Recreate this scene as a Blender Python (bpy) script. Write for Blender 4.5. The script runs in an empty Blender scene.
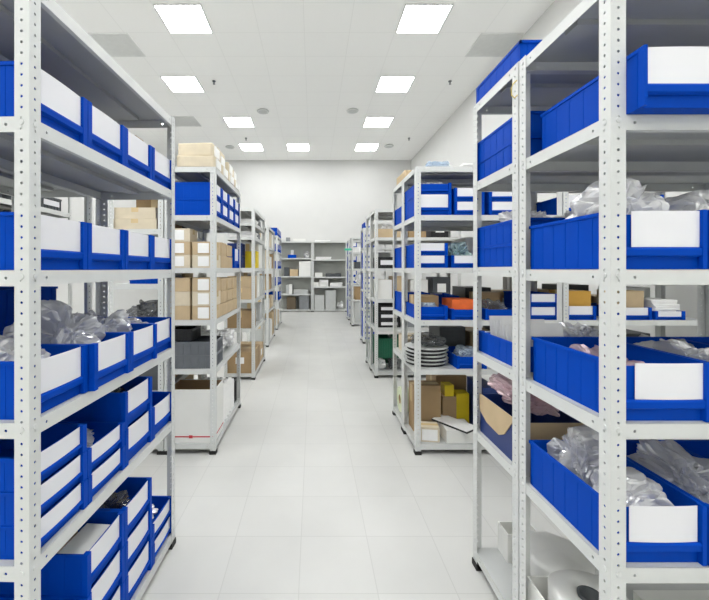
import bpy, bmesh, math, random
from mathutils import Vector, Matrix, noise
PI = math.pi
SC = bpy.context.scene
COL = SC.collection
random.seed(7)

# ------------------------------------------------------------------ materials
MATS = {}
def srgb(c):
    return tuple(((v/255)/12.92 if v/255 <= .04045 else ((v/255+.055)/1.055)**2.4) for v in c)

def mat(name, rgb, rough=.5, metal=0., var=.06, scale=14., bump=0., spec=.5, stretch=None):
    """principled surface whose colour varies a little with a noise texture"""
    if name in MATS: return MATS[name]
    m = bpy.data.materials.new(name); m.use_nodes = True
    nt = m.node_tree; b = nt.nodes['Principled BSDF']
    c = srgb(rgb)
    tc = nt.nodes.new('ShaderNodeTexCoord'); no = nt.nodes.new('ShaderNodeTexNoise')
    no.inputs['Scale'].default_value = scale; no.inputs['Detail'].default_value = 4
    if stretch:
        mp = nt.nodes.new('ShaderNodeMapping'); mp.inputs['Scale'].default_value = stretch
        nt.links.new(tc.outputs['Object'], mp.inputs['Vector']); nt.links.new(mp.outputs['Vector'], no.inputs['Vector'])
    else:
        nt.links.new(tc.outputs['Object'], no.inputs['Vector'])
    rp = nt.nodes.new('ShaderNodeValToRGB')
    rp.color_ramp.elements[0].position = .3; rp.color_ramp.elements[1].position = .7
    rp.color_ramp.elements[0].color = tuple(max(0, v*(1-var)) for v in c)+(1,)
    rp.color_ramp.elements[1].color = tuple(min(1, v*(1+var)) for v in c)+(1,)
    nt.links.new(no.outputs['Fac'], rp.inputs['Fac']); nt.links.new(rp.outputs['Color'], b.inputs['Base Color'])
    b.inputs['Roughness'].default_value = rough; b.inputs['Metallic'].default_value = metal
    b.inputs['Specular IOR Level'].default_value = spec
    if bump:
        bp = nt.nodes.new('ShaderNodeBump'); bp.inputs['Strength'].default_value = bump; bp.inputs['Distance'].default_value = .004
        nt.links.new(no.outputs['Fac'], bp.inputs['Height']); nt.links.new(bp.outputs['Normal'], b.inputs['Normal'])
    MATS[name] = m
    return m

def film(name, rgb, clear=.5, rough=.16, scale=30.):
    """crinkled polythene: part see-through, part glossy white"""
    if name in MATS: return MATS[name]
    m = mat(name, rgb, rough, 0, .05, scale, .25)
    nt = m.node_tree; b = nt.nodes['Principled BSDF']; out = nt.nodes['Material Output']
    t = nt.nodes.new('ShaderNodeBsdfTransparent'); mx = nt.nodes.new('ShaderNodeMixShader')
    tl = nt.nodes.new('ShaderNodeBsdfTranslucent'); tl.inputs['Color'].default_value = srgb(rgb)+(1,); m2 = nt.nodes.new('ShaderNodeMixShader')
    m2.inputs[0].default_value = .4; nt.links.new(b.outputs[0], m2.inputs[1]); nt.links.new(tl.outputs[0], m2.inputs[2])
    gl = nt.nodes.new('ShaderNodeBsdfGlossy'); gl.inputs['Roughness'].default_value = rough; gl.inputs['Color'].default_value = srgb(rgb)+(1,)
    m3 = nt.nodes.new('ShaderNodeMixShader'); m3.inputs[0].default_value = .38
    nt.links.new(m2.outputs[0], m3.inputs[1]); nt.links.new(gl.outputs[0], m3.inputs[2]); m2 = m3
    mx.inputs[0].default_value = 1-clear
    nt.links.new(t.outputs[0], mx.inputs[1]); nt.links.new(m2.outputs[0], mx.inputs[2]); nt.links.new(mx.outputs[0], out.inputs['Surface'])
    return m

def emit(name, rgb, strength):
    if name in MATS: return MATS[name]
    m = mat(name, rgb, .6); b = m.node_tree.nodes['Principled BSDF']
    b.inputs['Emission Color'].default_value = srgb(rgb)+(1,); b.inputs['Emission Strength'].default_value = strength
    return m

M_RACK = mat('white_powder_coat', (206,208,206), .42, 0, .02, 20)
M_DECK_SHADE = mat('white_deck_shaded', (180,182,181), .5, 0, .03, 9)  # white deck paint toned down, putting the shade under the shelves into its colour
M_BLUE = mat('blue_polypropylene', (0,66,172), .5, 0, .04, 6, 0, .07)
M_NAVY = mat('navy_polypropylene', (22,48,110), .45, 0, .05, 8)
M_CARD = mat('white_label_card', (226,226,229), .55, 0, .01, 6)
M_FOOT = mat('black_rubber', (26,26,26), .7, 0, .1, 20)
M_KRAFT = mat('kraft_cardboard', (190,168,134), .8, 0, .06, 10, .06)
M_KRAFT2 = mat('pale_kraft_paper', (208,196,172), .8, 0, .06, 12, .12)
M_KRAFT3 = mat('brown_cardboard', (160,134,98), .8, 0, .06, 10, .06)
M_OCHRE = mat('ochre_cardboard', (196,150,62), .75, 0, .05, 10)
M_WHITEB = mat('white_carton_board', (226,226,222), .6, 0, .02, 8)
M_TAPE = mat('parcel_tape', (214,190,146), .25, 0, .05, 8)
M_YELLOW = mat('yellow_board', (222,196,20), .55, 0, .05, 8)
M_RED = mat('red_print', (196,40,52), .6, 0, .05, 8)
M_BLACK = mat('black_plastic', (34,35,37), .4, 0, .08, 12)
M_GREY = mat('grey_plastic', (128,131,134), .45, 0, .08, 14)
M_DGREY = mat('dark_grey_plastic', (74,78,82), .45, 0, .1, 14)
M_LGREY = mat('light_grey_board', (190,192,190), .6, 0, .04, 10)
M_GREEN = mat('dark_green_plastic', (20,92,66), .45, 0, .08, 12)
M_TEAL = mat('teal_plastic', (70,196,160), .45, 0, .05, 8)
M_PALEGREEN = mat('pale_green_film', (212,220,186), .5, 0, .05, 10)
M_ORANGE = mat('orange_foam', (226,104,44), .7, 0, .08, 20)
M_PAPER = mat('white_paper', (238,238,236), .7, 0, .03, 20)
M_STEEL = mat('brushed_steel', (150,152,152), .35, .9, .05, 30)
M_CABLE = mat('yellow_cable', (214,192,110), .5, 0, .05, 20)
M_CLEAR = film('clear_polythene', (252,253,255), .4, .1, 30)
M_MILKY = film('milky_polythene', (250,250,250), .2, .22, 30)
M_DULL = film('dull_wrapping_film', (244,244,242), .25, .5, 18)
M_PINK = film('pink_antistatic_film', (246,222,228), .3, .25, 26)
M_SMOKE = film('smoky_antistatic_film', (150,152,156), .45, .12, 34)

def floor_mat():
    m = bpy.data.materials.new('vinyl_floor_tiles'); m.use_nodes = True
    nt = m.node_tree; b = nt.nodes['Principled BSDF']; N = nt.nodes.new; L = nt.links.new
    tc = N('ShaderNodeTexCoord'); mp = N('ShaderNodeMapping'); mp.inputs['Location'].default_value = (.055, .1, 0)
    L(tc.outputs['Object'], mp.inputs['Vector'])
    br = N('ShaderNodeTexBrick'); br.offset = 0.0; br.squash = 1
    br.inputs['Scale'].default_value = 1; br.inputs['Brick Width'].default_value = .305; br.inputs['Row Height'].default_value = .305
    br.inputs['Mortar Size'].default_value = .0022; br.inputs['Mortar Smooth'].default_value = .3; br.inputs['Bias'].default_value = 0
    a = srgb((198,198,195)); c = srgb((194,194,191)); g = srgb((183,183,180))
    br.inputs['Color1'].default_value = a+(1,); br.inputs['Color2'].default_value = c+(1,); br.inputs['Mortar'].default_value = g+(1,)
    L(mp.outputs['Vector'], br.inputs['Vector'])
    no = N('ShaderNodeTexNoise'); no.inputs['Scale'].default_value = 3.2; no.inputs['Detail'].default_value = 6; L(tc.outputs['Object'], no.inputs['Vector'])
    rp = N('ShaderNodeValToRGB'); rp.color_ramp.elements[0].color = (.9,.9,.9,1); rp.color_ramp.elements[1].color = (1.06,1.06,1.06,1)
    L(no.outputs['Fac'], rp.inputs['Fac'])
    mx = N('ShaderNodeMix'); mx.data_type = 'RGBA'; mx.blend_type = 'MULTIPLY'; mx.inputs[0].default_value = 1
    L(br.outputs['Color'], mx.inputs[6]); L(rp.outputs['Color'], mx.inputs[7]); L(mx.outputs[2], b.inputs['Base Color'])
    b.inputs['Roughness'].default_value = .38
    b.inputs['Specular IOR Level'].default_value = .35
    return m

def ceil_mat():
    m = bpy.data.materials.new('ceiling_tiles'); m.use_nodes = True
    nt = m.node_tree; b = nt.nodes['Principled BSDF']; N = nt.nodes.new; L = nt.links.new
    tc = N('ShaderNodeTexCoord'); mp = N('ShaderNodeMapping'); mp.inputs['Location'].default_value = (.63*4+.125, .04+.58*8, 0)
    L(tc.outputs['Object'], mp.inputs['Vector'])
    br = N('ShaderNodeTexBrick'); br.offset = 0.0
    br.inputs['Scale'].default_value = 1; br.inputs['Brick Width'].default_value = .631; br.inputs['Row Height'].default_value = .58
    br.inputs['Mortar Size'].default_value = .006; br.inputs['Mortar Smooth'].default_value = .4
    br.inputs['Color1'].default_value = srgb((250,250,248))+(1,); br.inputs['Color2'].default_value = srgb((249,249,247))+(1,)
    br.inputs['Mortar'].default_value = srgb((241,241,239))+(1,)
    L(mp.outputs['Vector'], br.inputs['Vector']); L(br.outputs['Color'], b.inputs['Base Color'])
    b.inputs['Roughness'].default_value = .9
    return m

# ------------------------------------------------------------------ mesh helpers
class MB:
    def __init__(s): s.bm = bmesh.new()
    def box(s, x0, x1, y0, y1, z0, z1, M=None):
        v = [s.bm.verts.new((x, y, z)) for x in (x0, x1) for y in (y0, y1) for z in (z0, z1)]
        for f in ((0,1,3,2),(4,6,7,5),(0,4,5,1),(2,3,7,6),(0,2,6,4),(1,5,7,3)): s.bm.faces.new([v[i] for i in f])
        if M is not None:
            for q in v: q.co = M @ q.co
        return s
    def lathe(s, prof, n=24, c=(0,0,0), M=None):
        """prof: list of (r,z), closed at r=0 ends"""
        rings = []
        for r, z in prof:
            if r < 1e-6: rings.append([s.bm.verts.new((c[0], c[1], c[2]+z))])
            else: rings.append([s.bm.verts.new((c[0]+r*math.cos(2*PI*i/n), c[1]+r*math.sin(2*PI*i/n), c[2]+z)) for i in range(n)])
        for a, b in zip(rings, rings[1:]):
            for i in range(n):
                j = (i+1) % n
                if len(a) == 1 and len(b) == 1: continue
                if len(a) == 1: s.bm.faces.new((a[0], b[j], b[i]))
                elif len(b) == 1: s.bm.faces.new((a[i], a[j], b[0]))
                else: s.bm.faces.new((a[i], a[j], b[j], b[i]))
        if M is not None:
            for rg in rings:
                for q in rg: q.co = M @ q.co
        return s
    def tube(s, pts, r, n=8):
        pts = [Vector(p) for p in pts]; rings = []
        for i, p in enumerate(pts):
            d = (pts[min(i+1, len(pts)-1)]-pts[max(i-1, 0)]).normalized()
            up = Vector((0,0,1)) if abs(d.z) < .9 else Vector((1,0,0))
            a = d.cross(up).normalized(); b = d.cross(a)
            rings.append([s.bm.verts.new(p+a*r*math.cos(2*PI*k/n)+b*r*math.sin(2*PI*k/n)) for k in range(n)])
        for a, b in zip(rings, rings[1:]):
            for k in range(n): s.bm.faces.new((a[k], a[(k+1)%n], b[(k+1)%n], b[k]))
        s.bm.faces.new(rings[0]); s.bm.faces.new(list(reversed(rings[-1])))
        return s
    def strip(s, fn, segs, t0, t1, th):
        """a plate of thickness th along s; each seg is (s0, s1, hole radius or None); fn(s,t,d) gives the point"""
        V = lambda a, b, d: s.bm.verts.new(fn(a, b, d))
        tm = (t0+t1)/2
        for s0, s1, r in segs:
            if not r:
                q = [V(a, b, d) for d in (0, th) for a, b in ((s0,t0),(s1,t0),(s1,t1),(s0,t1))]
                for f in ((0,1,2,3),(7,6,5,4),(0,4,5,1),(2,6,7,3)): s.bm.faces.new([q[i] for i in f])
            else:
                sm = (s0+s1)/2
                out = [(s1,tm),(s1,t1),(sm,t1),(s0,t1),(s0,tm),(s0,t0),(sm,t0),(s1,t0)]
                inn = [(sm+r*math.cos(k*PI/4), tm+r*math.sin(k*PI/4)) for k in range(8)]
                o0 = [V(a,b,0) for a,b in out]; i0 = [V(a,b,0) for a,b in inn]
                o1 = [V(a,b,th) for a,b in out]; i1 = [V(a,b,th) for a,b in inn]
                for k in range(8):
                    j = (k+1) % 8
                    s.bm.faces.new((i0[k], o0[k], o0[j], i0[j])); s.bm.faces.new((i1[k], i1[j], o1[j], o1[k]))
                    s.bm.faces.new((i0[k], i0[j], i1[j], i1[k]))
                for a, b in ((1,3),(5,7)): s.bm.faces.new((o0[a], o0[a+1], o0[b], o1[b], o1[a+1], o1[a]))
        return s
    def mesh(s, name, m, bevel=0, smooth=False, seg=1):
        bm = s.bm
        if bevel:
            es = [e for e in bm.edges if len(e.link_faces) == 2 and e.calc_face_angle(0) > .5]
            bmesh.ops.bevel(bm, geom=es, offset=bevel, segments=seg, affect='EDGES', profile=.6, clamp_overlap=True)
        bmesh.ops.recalc_face_normals(bm, faces=bm.faces)
        me = bpy.data.meshes.new(name); bm.to_mesh(me); bm.free()
        me.materials.append(m)
        if smooth: me.polygons.foreach_set('use_smooth', [True]*len(me.polygons))
        return me

CACHE = {}
def cached(key, fn):
    if key not in CACHE: CACHE[key] = fn()
    return CACHE[key]

def link(name, me, parent=None, loc=(0,0,0), rz=0):
    o = bpy.data.objects.new(name, me); COL.objects.link(o)
    o.location = loc; o.rotation_euler = (0,0,rz)
    if parent is not None: o.parent = parent
    return o
def tag(o, label, cat, group=None):
    o['label'] = label; o['category'] = cat
    if group: o['group'] = group
    return o
def thing(name, label, cat, loc, rz=0, group=None):
    return tag(link(name, None, None, loc, rz), label, cat, group)
def struct(name, me, loc=(0,0,0)):
    o = link(name, me, None, loc); o['kind'] = 'structure'; return o

# ------------------------------------------------------------------ the room
CZ = 4.56; XR = 2.98; XL = -4.6; YB = 11.25; YF = -2.6
b = MB(); b.box(XL-.2, XR+.2, YF-.2, YB+.2, -.12, 0); struct('floor', b.mesh('floor', floor_mat()))
b = MB(); b.box(XL-.2, XR+.2, YF-.2, YB+.2, CZ, CZ+.12); struct('ceiling', b.mesh('ceiling', ceil_mat()))
M_WALL = mat('white_wall_paint', (211,211,209), .85, 0, .012, 3, .02)
b = MB(); b.box(XR, XR+.15, YF, YB, 0, CZ); struct('wall_right', b.mesh('wall_right', M_WALL))
b = MB(); b.box(XL-.15, XL, YF, YB, 0, CZ); struct('wall_left', b.mesh('wall_left', M_WALL))
b = MB(); b.box(XL, XR, YB, YB+.15, 0, CZ); struct('wall_back', b.mesh('wall_back', M_WALL))
b = MB(); b.box(XL, XR, YF-.15, YF, 0, CZ); struct('wall_front', b.mesh('wall_front', M_WALL))
M_TRIM = mat('grey_skirting', (205,205,200), .6)
b = MB(); b.box(XL, XR, YB-.015, YB, 0, .08); struct('baseboard_back', b.mesh('baseboard_back', M_TRIM, .002))
b = MB(); b.box(XR-.015, XR, YF, YB-.016, 0, .08); struct('baseboard_right', b.mesh('baseboard_right', M_TRIM, .002))

# ------------------------------------------------------------------ ceiling fittings
M_LAMP = emit('lamp_diffuser', (253,254,254), 22.5)
def light_frame():
    b = MB(); w, d, t = .3, .285, .016
    b.box(-w, w, -d, -d+t, -.012, 0).box(-w, w, d-t, d, -.012, 0).box(-w, -w+t, -d+t, d-t, -.012, 0).box(w-t, w, -d+t, d-t, -.012, 0)
    return b.mesh('light_frame', M_RACK, .002)
def light_diff():
    b = MB(); b.box(-.285, .285, -.27, .27, -.008, -.001); return b.mesh('diffuser', M_LAMP)
LAMPS = [(-1.70,4.90,'nearest ceiling light panel of the left line'), (-2.32,6.63,'ceiling light panel standing out farther left than the others'),
         (-1.66,8.33,'left ceiling light panel third from the camera'), (-1.67,10.05,'leftmost panel of the row of three lights by the back wall'),
         (-.40,10.05,'middle panel of the row of three lights by the back wall'), (1.455,4.90,'nearest ceiling light panel of the right line'),
         (1.46,6.63,'right ceiling light panel second from the camera'), (1.46,8.33,'right ceiling light panel third from the camera'),
         (1.455,10.05,'rightmost panel of the row of three lights by the back wall')]
for y in (3.17, 1.46, -.25, -1.9):
    for x in (-1.70, 1.455, -.12, -3.2): LAMPS.append((x, y, None))
for y in (4.9, 8.33): LAMPS.append((-3.6, y, None))
for x, y, lab in LAMPS:
    t = thing('ceiling_light', lab or 'square white light panel in the ceiling above the near racks, outside the view', 'light', (x, y, CZ), 0, 'square ceiling light panels')
    link('frame', cached('lf', light_frame), t); link('diffuser', cached('ld', light_diff), t)
M_VENT = mat('grey_vent_metal', (228,229,227), .6, 0, .03, 12)
def vent_frame():
    b = MB(); w, d, t = .3, .285, .022
    b.box(-w, w, -d, -d+t, -.01, 0).box(-w, w, d-t, d, -.01, 0).box(-w, -w+t, -d+t, d-t, -.01, 0).box(w-t, w, -d+t, d-t, -.01, 0)
    return b.mesh('vent_frame', M_VENT, .002)
def vent_grille():
    b = MB(); b.box(-.28, .28, -.265, .265, -.002, -.0005)
    for k in range(18):
        y = -.255+k*.03
        b.box(-.278, .278, y-.009, y+.009, -.0012, 0, Matrix.Translation((0, 0, -.005)) )
    return b.mesh('vent_grille', M_VENT)
for x, y, lab in ((-2.9,5.47,'grey square ceiling vent at upper left beside the near light'), (-2.88,8.30,'grey square ceiling vent above the far end of front left rack'),
                  (2.66,5.47,'grey square ceiling vent at upper right above front right rack')):
    t = thing('ceiling_vent', lab, 'vent', (x, y, CZ), 0, 'square ceiling vents')
    link('frame', cached('vf', vent_frame), t); link('grille', cached('vg', vent_grille), t)
def sprink_body():
    b = MB(); b.lathe([(0,0),(.03,0),(.03,-.008),(.012,-.012),(.01,-.04),(0,-.04)], 14); return b.mesh('sprinkler_body', M_DGREY)
def sprink_plate():
    b = MB(); b.lathe([(0,-.058),(.022,-.058),(.022,-.054),(0,-.054)], 14).box(-.016,-.012,-.002,.002,-.056,-.03).box(.012,.016,-.002,.002,-.056,-.03)
    return b.mesh('deflector', M_STEEL)
for u, v, lab in ((214,81,'small dark sprinkler head left of the aisle on the ceiling'), (450,81,'small dark sprinkler head right of the aisle on the ceiling'),
                  (409,138,'tiny far sprinkler head near the right wall on the ceiling'), (246,138,'tiny far sprinkler head on the ceiling by left end lights')):
    Y = (CZ-1.25)*370/(269-v)
    t = thing('sprinkler_head', lab, 'sprinkler', ((u-313)/370*Y, Y, CZ), 0, 'ceiling sprinklers')
    link('body', cached('sb', sprink_body), t); link('deflector', cached('sp', sprink_plate), t)
def spk_ring():
    b = MB(); b.lathe([(.085,-.002),(.11,-.002),(.125,-.014),(.118,-.03),(.095,-.034),(.085,-.02),(.085,-.002)], 28); return b.mesh('speaker_ring', M_RACK, 0, True)
def spk_face():
    b = MB(); b.lathe([(0,0),(.09,0),(.09,-.024),(0,-.028)], 28); return b.mesh('speaker_grille', M_LGREY, 0)
for u, v, lab in ((263,110.5,'round ceiling speaker left of the aisle, nearer of the two there'), (352.5,110,'round ceiling speaker right of the aisle, nearer of the two there'),
                  (230,146.5,'round ceiling speaker far left by the parcels'), (389,145.5,'round ceiling speaker far right by the end light')):
    Y = (CZ-1.25)*370/(269-v)
    t = thing('ceiling_speaker', lab, 'speaker', ((u-313)/370*Y, Y, CZ), 0, 'round ceiling speakers')
    link('ring', cached('sr', spk_ring), t); link('grille', cached('sf', spk_face), t)

# ------------------------------------------------------------------ racks
PW = .035
def post_mesh(h, levels):
    b = MB(); n = int(h/.025); segs = [(.004+k*.025, .004+(k+1)*.025, .0034) for k in range(n)]
    b.strip(lambda s, t, d: (t, d, s), segs, 0, PW, .0016)
    b.strip(lambda s, t, d: (d, t, s), segs, .0016, PW, .0016)
    for z in levels:                         # painted bolt heads, two per shelf corner
        zz = z-.02
        for M in (Matrix.Translation((PW*.5, 0, zz)) @ Matrix.Rotation(PI/2, 4, 'X'), Matrix.Translation((0, PW*.5, zz)) @ Matrix.Rotation(-PI/2, 4, 'Y')):
            b.lathe([(.0066,-.0005),(.006,.0022),(0,.003)], 10, (0,0,0), M)
    return b.mesh('post', M_RACK)
def foot_mesh():
    b = MB(); b.box(-.004, .040, -.004, .040, 0, .006).box(-.004, .040, -.004, 0, .006, .024).box(-.004, 0, 0, .040, .006, .024)
    return b.mesh('foot', M_FOOT, .0012)
LIP = .036
def shelf_mesh(L, D):
    """pressed steel shelf: deck, four folded lips with slots, return flange, stiffener below"""
    b = MB(); e = .0022; r = .0036
    def segs(n): return [(e, .045, None), (.045, .069, r), (.069, n-.069, None), (n-.069, n-.045, r), (n-.045, n-e, None)]
    b.strip(lambda s, t, d: (s, e+d, t), segs(L), -LIP, 0, .0012)
    b.strip(lambda s, t, d: (s, D-e-d, t), segs(L), -LIP, 0, .0012)
    b.strip(lambda s, t, d: (e+d, s, t), segs(D), -LIP, 0, .0012)
    b.strip(lambda s, t, d: (L-e-d, s, t), segs(D), -LIP, 0, .0012)
    b.box(e, L-e, e, e+.014, -LIP, -LIP+.0012).box(e, L-e, D-e-.014, D-e, -LIP, -LIP+.0012)
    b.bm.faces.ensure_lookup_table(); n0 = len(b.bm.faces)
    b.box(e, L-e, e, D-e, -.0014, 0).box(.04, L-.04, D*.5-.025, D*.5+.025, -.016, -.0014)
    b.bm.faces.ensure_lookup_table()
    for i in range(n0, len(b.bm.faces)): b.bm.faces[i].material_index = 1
    me = b.mesh('shelf', M_RACK); me.materials.append(M_DECK_SHADE); return me
STD = (.07, .575, .905, 1.258, 1.613, 1.94)
class Rack:
    def __init__(s, label, x, y, L, D, rot=0, levels=STD, H=None):
        s.L, s.D, s.rot, s.lv = L, D, rot, levels
        s.M = Matrix.Translation((x, y, 0)) @ Matrix.Rotation(rot, 4, 'Z')
        s.t = thing('storage_rack', label, 'rack', (x, y, 0), rot, 'white perforated steel racks')
        H = H or levels[-1]+.012
        pm = cached(('post', round(H,3), tuple(levels)), lambda: post_mesh(H-.006, levels))
        for (px, py, r) in ((0,0,0), (L,0,PI/2), (L,D,PI), (0,D,-PI/2)):
            p = link('post', pm, s.t, (px, py, .006), r)
            link('foot', cached('foot', foot_mesh), p, (0,0,-.006))
        sm = cached(('shelf', L, D), lambda: shelf_mesh(L, D))
        for z in levels: link('shelf', sm, s.t, (0,0,z))
    def at(s, lv, lx, ly, dz=0):
        p = s.M @ Vector((lx, ly, 0)); p.z = s.lv[lv]+.0005+dz; return p

R90 = PI/2
LA = Rack('white perforated rack at the left edge nearest the camera, filled with blue bins', -.652, .85, .838, .345, R90-math.radians(1.5), tuple(z-.011 for z in STD))
LB = Rack('white rack behind the front left rack, seen through its shelves', -1.03, .85, .838, .345, R90-math.radians(1.5))
L2 = Rack('second rack on the left of the aisle, kraft parcels on its top', -.658, 2.493, .87, .343, R90)
L2B = Rack('white rack back to back with the second left rack, seen through front left rack', -1.010, 2.493, .87, .37, R90, (.07,.42,.78,1.149,1.52,1.94))
L2C = Rack('left rack beyond the side aisle glimpsed through the front left rack', -2.05, 2.2, .95, .37, R90, (.07,.5,.9,1.26,1.53,1.72,1.94))
L3 = Rack('third rack on the left of the aisle, yellow box on a shelf', -.657, 4.167, .88, .343, R90, (.07,.575,.905,1.262,1.615,1.775,1.94))
L4 = Rack('fourth rack on the left of the aisle, tall pale boxes inside', -.715, 5.93, 1.0, .343, R90)
L5 = Rack('farthest rack on the left of the aisle, blue bins on it', -.73, 7.6, .96, .343, R90)
RX = .68
RA = Rack('white perforated rack at the right edge nearest the camera, blue bins with labels', RX, .845, .985, .3735, 0, tuple(z-.009 for z in STD))
RB = Rack('white rack directly behind the front right rack, its side to the aisle', RX, 1.2275, .985, .343)
R2 = Rack('second rack on the right of the aisle with grey reels on it', .69, 2.487, .985, .35)
R2R = Rack('rack beside the reel rack, seen through the front right rack', 1.684, 2.487, .985, .35)
R2B = Rack('rack back to back behind the reel rack on the right', .69, 2.846, .985, .352)
R3 = Rack('third rack on the right of the aisle with green crates low down', .71, 4.24, .985, .35)
R3B = Rack('rack back to back behind the rack with green crates', .71, 4.599, .985, .37)
R4 = Rack('fourth right rack, its end packed with small labelled bins', .84, 6.2, .985, .35, 0, STD)
R5 = Rack('fifth right rack far down the aisle, grey box at its bottom', .85, 8.1, .985, .36)
R6 = Rack('farthest rack on the right of the aisle, blue stacks at its end', .86, 9.05, .985, .36)
B1 = Rack('left bay of the shelving against the back wall', -1.02, 10.85, 1.0, .36, 0, (.06,.515,1.04,1.57,2.06))
B2 = Rack('right bay of the shelving against the back wall', -.012, 10.85, 1.0, .36, 0, (.06,.73,1.02,1.53,2.06))

for r_ in (B1, B2):
    b = MB(); b.box(.003, r_.L-.003, r_.D-.0035, r_.D-.0024, .03, 2.05)
    link('back_panel', b.mesh('back_panel', mat('grey_back_sheet', (166,168,162), .6, 0, .03, 6)), r_.t)
# ------------------------------------------------------------------ blue bins
BW, BD = .203, .335
def bin_body(h, w=BW, d=BD, cw=.019):
    b = MB(); t = .003; x = w/2; r = .006
    b.box(-x+r, x-r, .014, d-r, 0, t)                                                # bottom
    b.box(-x+r-t, -x+r, .012, d-r, 0, h-.001).box(x-r, x-r+t, .012, d-r, 0, h-.001)      # sides
    b.box(-x+r-t, x-r+t, d-r-t, d-r+.0005, 0, h-.001)                                    # back
    n = 6
    for k in range(n+1):                                                             # ribs on the sides
        y = .022+(d-.04)*k/n
        for sx in (-1, 1):
            a, c = sorted((sx*(x-r+t-.001), sx*(x-.0022))); b.box(a, c, y-.0016, y+.0016, .004, h-.008)
    for sx in (-1, 1):                                                               # rim
        a, c = sorted((sx*(x-r-.001), sx*(x-.0005))); b.box(a, c, .012, d, h-.009, h)
    b.box(-x+.0005, x-.0005, d-r-.001, d, h-.009, h)
    for k in range(4):
        xx = -x+.03+(w-.06)*k/3; b.box(xx-.0016, xx+.0016, d-r, d-.0025, .004, h-.008)
    for sx in (-1, 1):                                                               # front corner columns
        a, c = sorted((sx*(x-cw), sx*(x-.0008))); b.box(a, c, .001, .017, .001, h)
    b.box(-x+cw-.001, x-cw+.001, .0135, .0165, 0, h*.93)                                  # recessed front wall
    return b.mesh('bin_body', M_BLUE, .0009)
def bin_ridge(h, w=BW, cw=.019):
    b = MB(); x = w/2-cw-.0005; z0 = h*.205; z1 = h*.37
    v = [(.0045,z1),(.0022,z1-.004),(.003,z0+.004),(.010,z0),(.0134,z0),(.0134,z1)]
    A = [b.bm.verts.new((-x, p, q)) for p, q in v]; B = [b.bm.verts.new((x, p, q)) for p, q in v]
    b.bm.faces.new(A); b.bm.faces.new(list(reversed(B)))
    for i in range(len(v)): j = (i+1) % len(v); b.bm.faces.new((A[i], B[i], B[j], A[j]))
    return b.mesh('label_holder', M_BLUE)
def bin_card(h, w=BW, cw=.019, cx=0., cwid=None):
    b = MB(); x = cwid or w/2-cw-.002; z0 = h*.375; z1 = h*.985; n = 10                          # slightly bowed card
    pts = []
    for i in range(n+1):
        u = -1+2*i/n; pts.append((cx+u*x, .0085-.003*(1-u*u)))
    rows = [[b.bm.verts.new((p, q+dy, z)) for p, q in pts] for dy in (0, .0008) for z in (z0, z1)]
    f0, f1, g0, g1 = rows
    for i in range(n):
        b.bm.faces.new((f0[i], f0[i+1], f1[i+1], f1[i])); b.bm.faces.new((g0[i+1], g0[i], g1[i], g1[i+1]))
        b.bm.faces.new((f1[i], f1[i+1], g1[i+1], g1[i])); b.bm.faces.new((f0[i+1], f0[i], g0[i], g0[i+1]))
    b.bm.faces.new((f0[0], f1[0], g1[0], g0[0])); b.bm.faces.new((f1[n], f0[n], g0[n], g1[n]))
    return b.mesh('label_card', M_CARD)
HT, HLOW = .137, .083
def bin_(rack, lv, lx, h, label, dz=0, ly=.005, rz=0, card=True, group=None, w=BW, d=BD, cw=.019, cx=0., cwid=None):
    p = rack.at(lv, lx, ly, dz)
    t = thing('storage_bin', label, 'bin', p, rack.rot+rz, group or 'blue plastic storage bins')
    k = (round(h,4), w, d, cw)
    link('body', cached(('bb',)+k, lambda: bin_body(h, w, d, cw)), t)
    link('label_holder', cached(('br',)+k, lambda: bin_ridge(h, w, cw)), t)
    if card: link('label_card', cached(('bc', cx, cwid)+k, lambda: bin_card(h, w, cw, cx, cwid)), t)
    return t

# ------------------------------------------------------------------ other goods
def carton(rack, lv, lx, ly, w, d, h, label, m=None, rz=0, dz=0, tape=True, note=None, cat='box', name='cardboard_box', open_=False, group=None, stripe=None):
    """a carton with its base centred on (lx,ly): body, tape, and a paper note on its front (and aisle side)"""
    m = m or M_KRAFT
    p = rack.at(lv, lx, ly, dz)
    t = thing(name, label, cat, p, rack.rot+rz, group)
    x, y = w/2, d/2; b = MB()
    if open_:
        k = .004
        b.box(-x, x, -y, y, 0, k).box(-x, x, -y, -y+k, k, h).box(-x, x, y-k, y, k, h).box(-x, -x+k, -y+k, y-k, k, h).box(x-k, x, -y+k, y-k, k, h)
        link('body', b.mesh('box_body', m, .0008), t)
    else:
        b.box(-x, x, -y, y, 0, h)
        link('body', b.mesh('box_body', m, min(.005, h*.08), False, 2), t)
    if tape and not open_:
        b = MB(); q = min(.024, y*.3)
        b.box(-x-.0006, x+.0006, -q, q, h*.6, h+.0008)
        link('tape', b.mesh('tape', M_TAPE), t)
    if note:
        b = MB(); u, v0, v1 = note
        b.box(-x*u, x*u, -y-.0012, -y+.0005, h*v0, h*v1); link('paper_label', b.mesh('paper_label', M_PAPER), t)
    if stripe:
        b = MB(); b.box(-x-.0008, x+.0008, -y-.0008, y+.0008, h*stripe, h*stripe+.008)
        b.box(-.012, .012, -y-.001, -y, h*stripe-.006, h*stripe+.014)
        link('printed_stripe', b.mesh('printed_stripe', M_RED), t)
    return t

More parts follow.
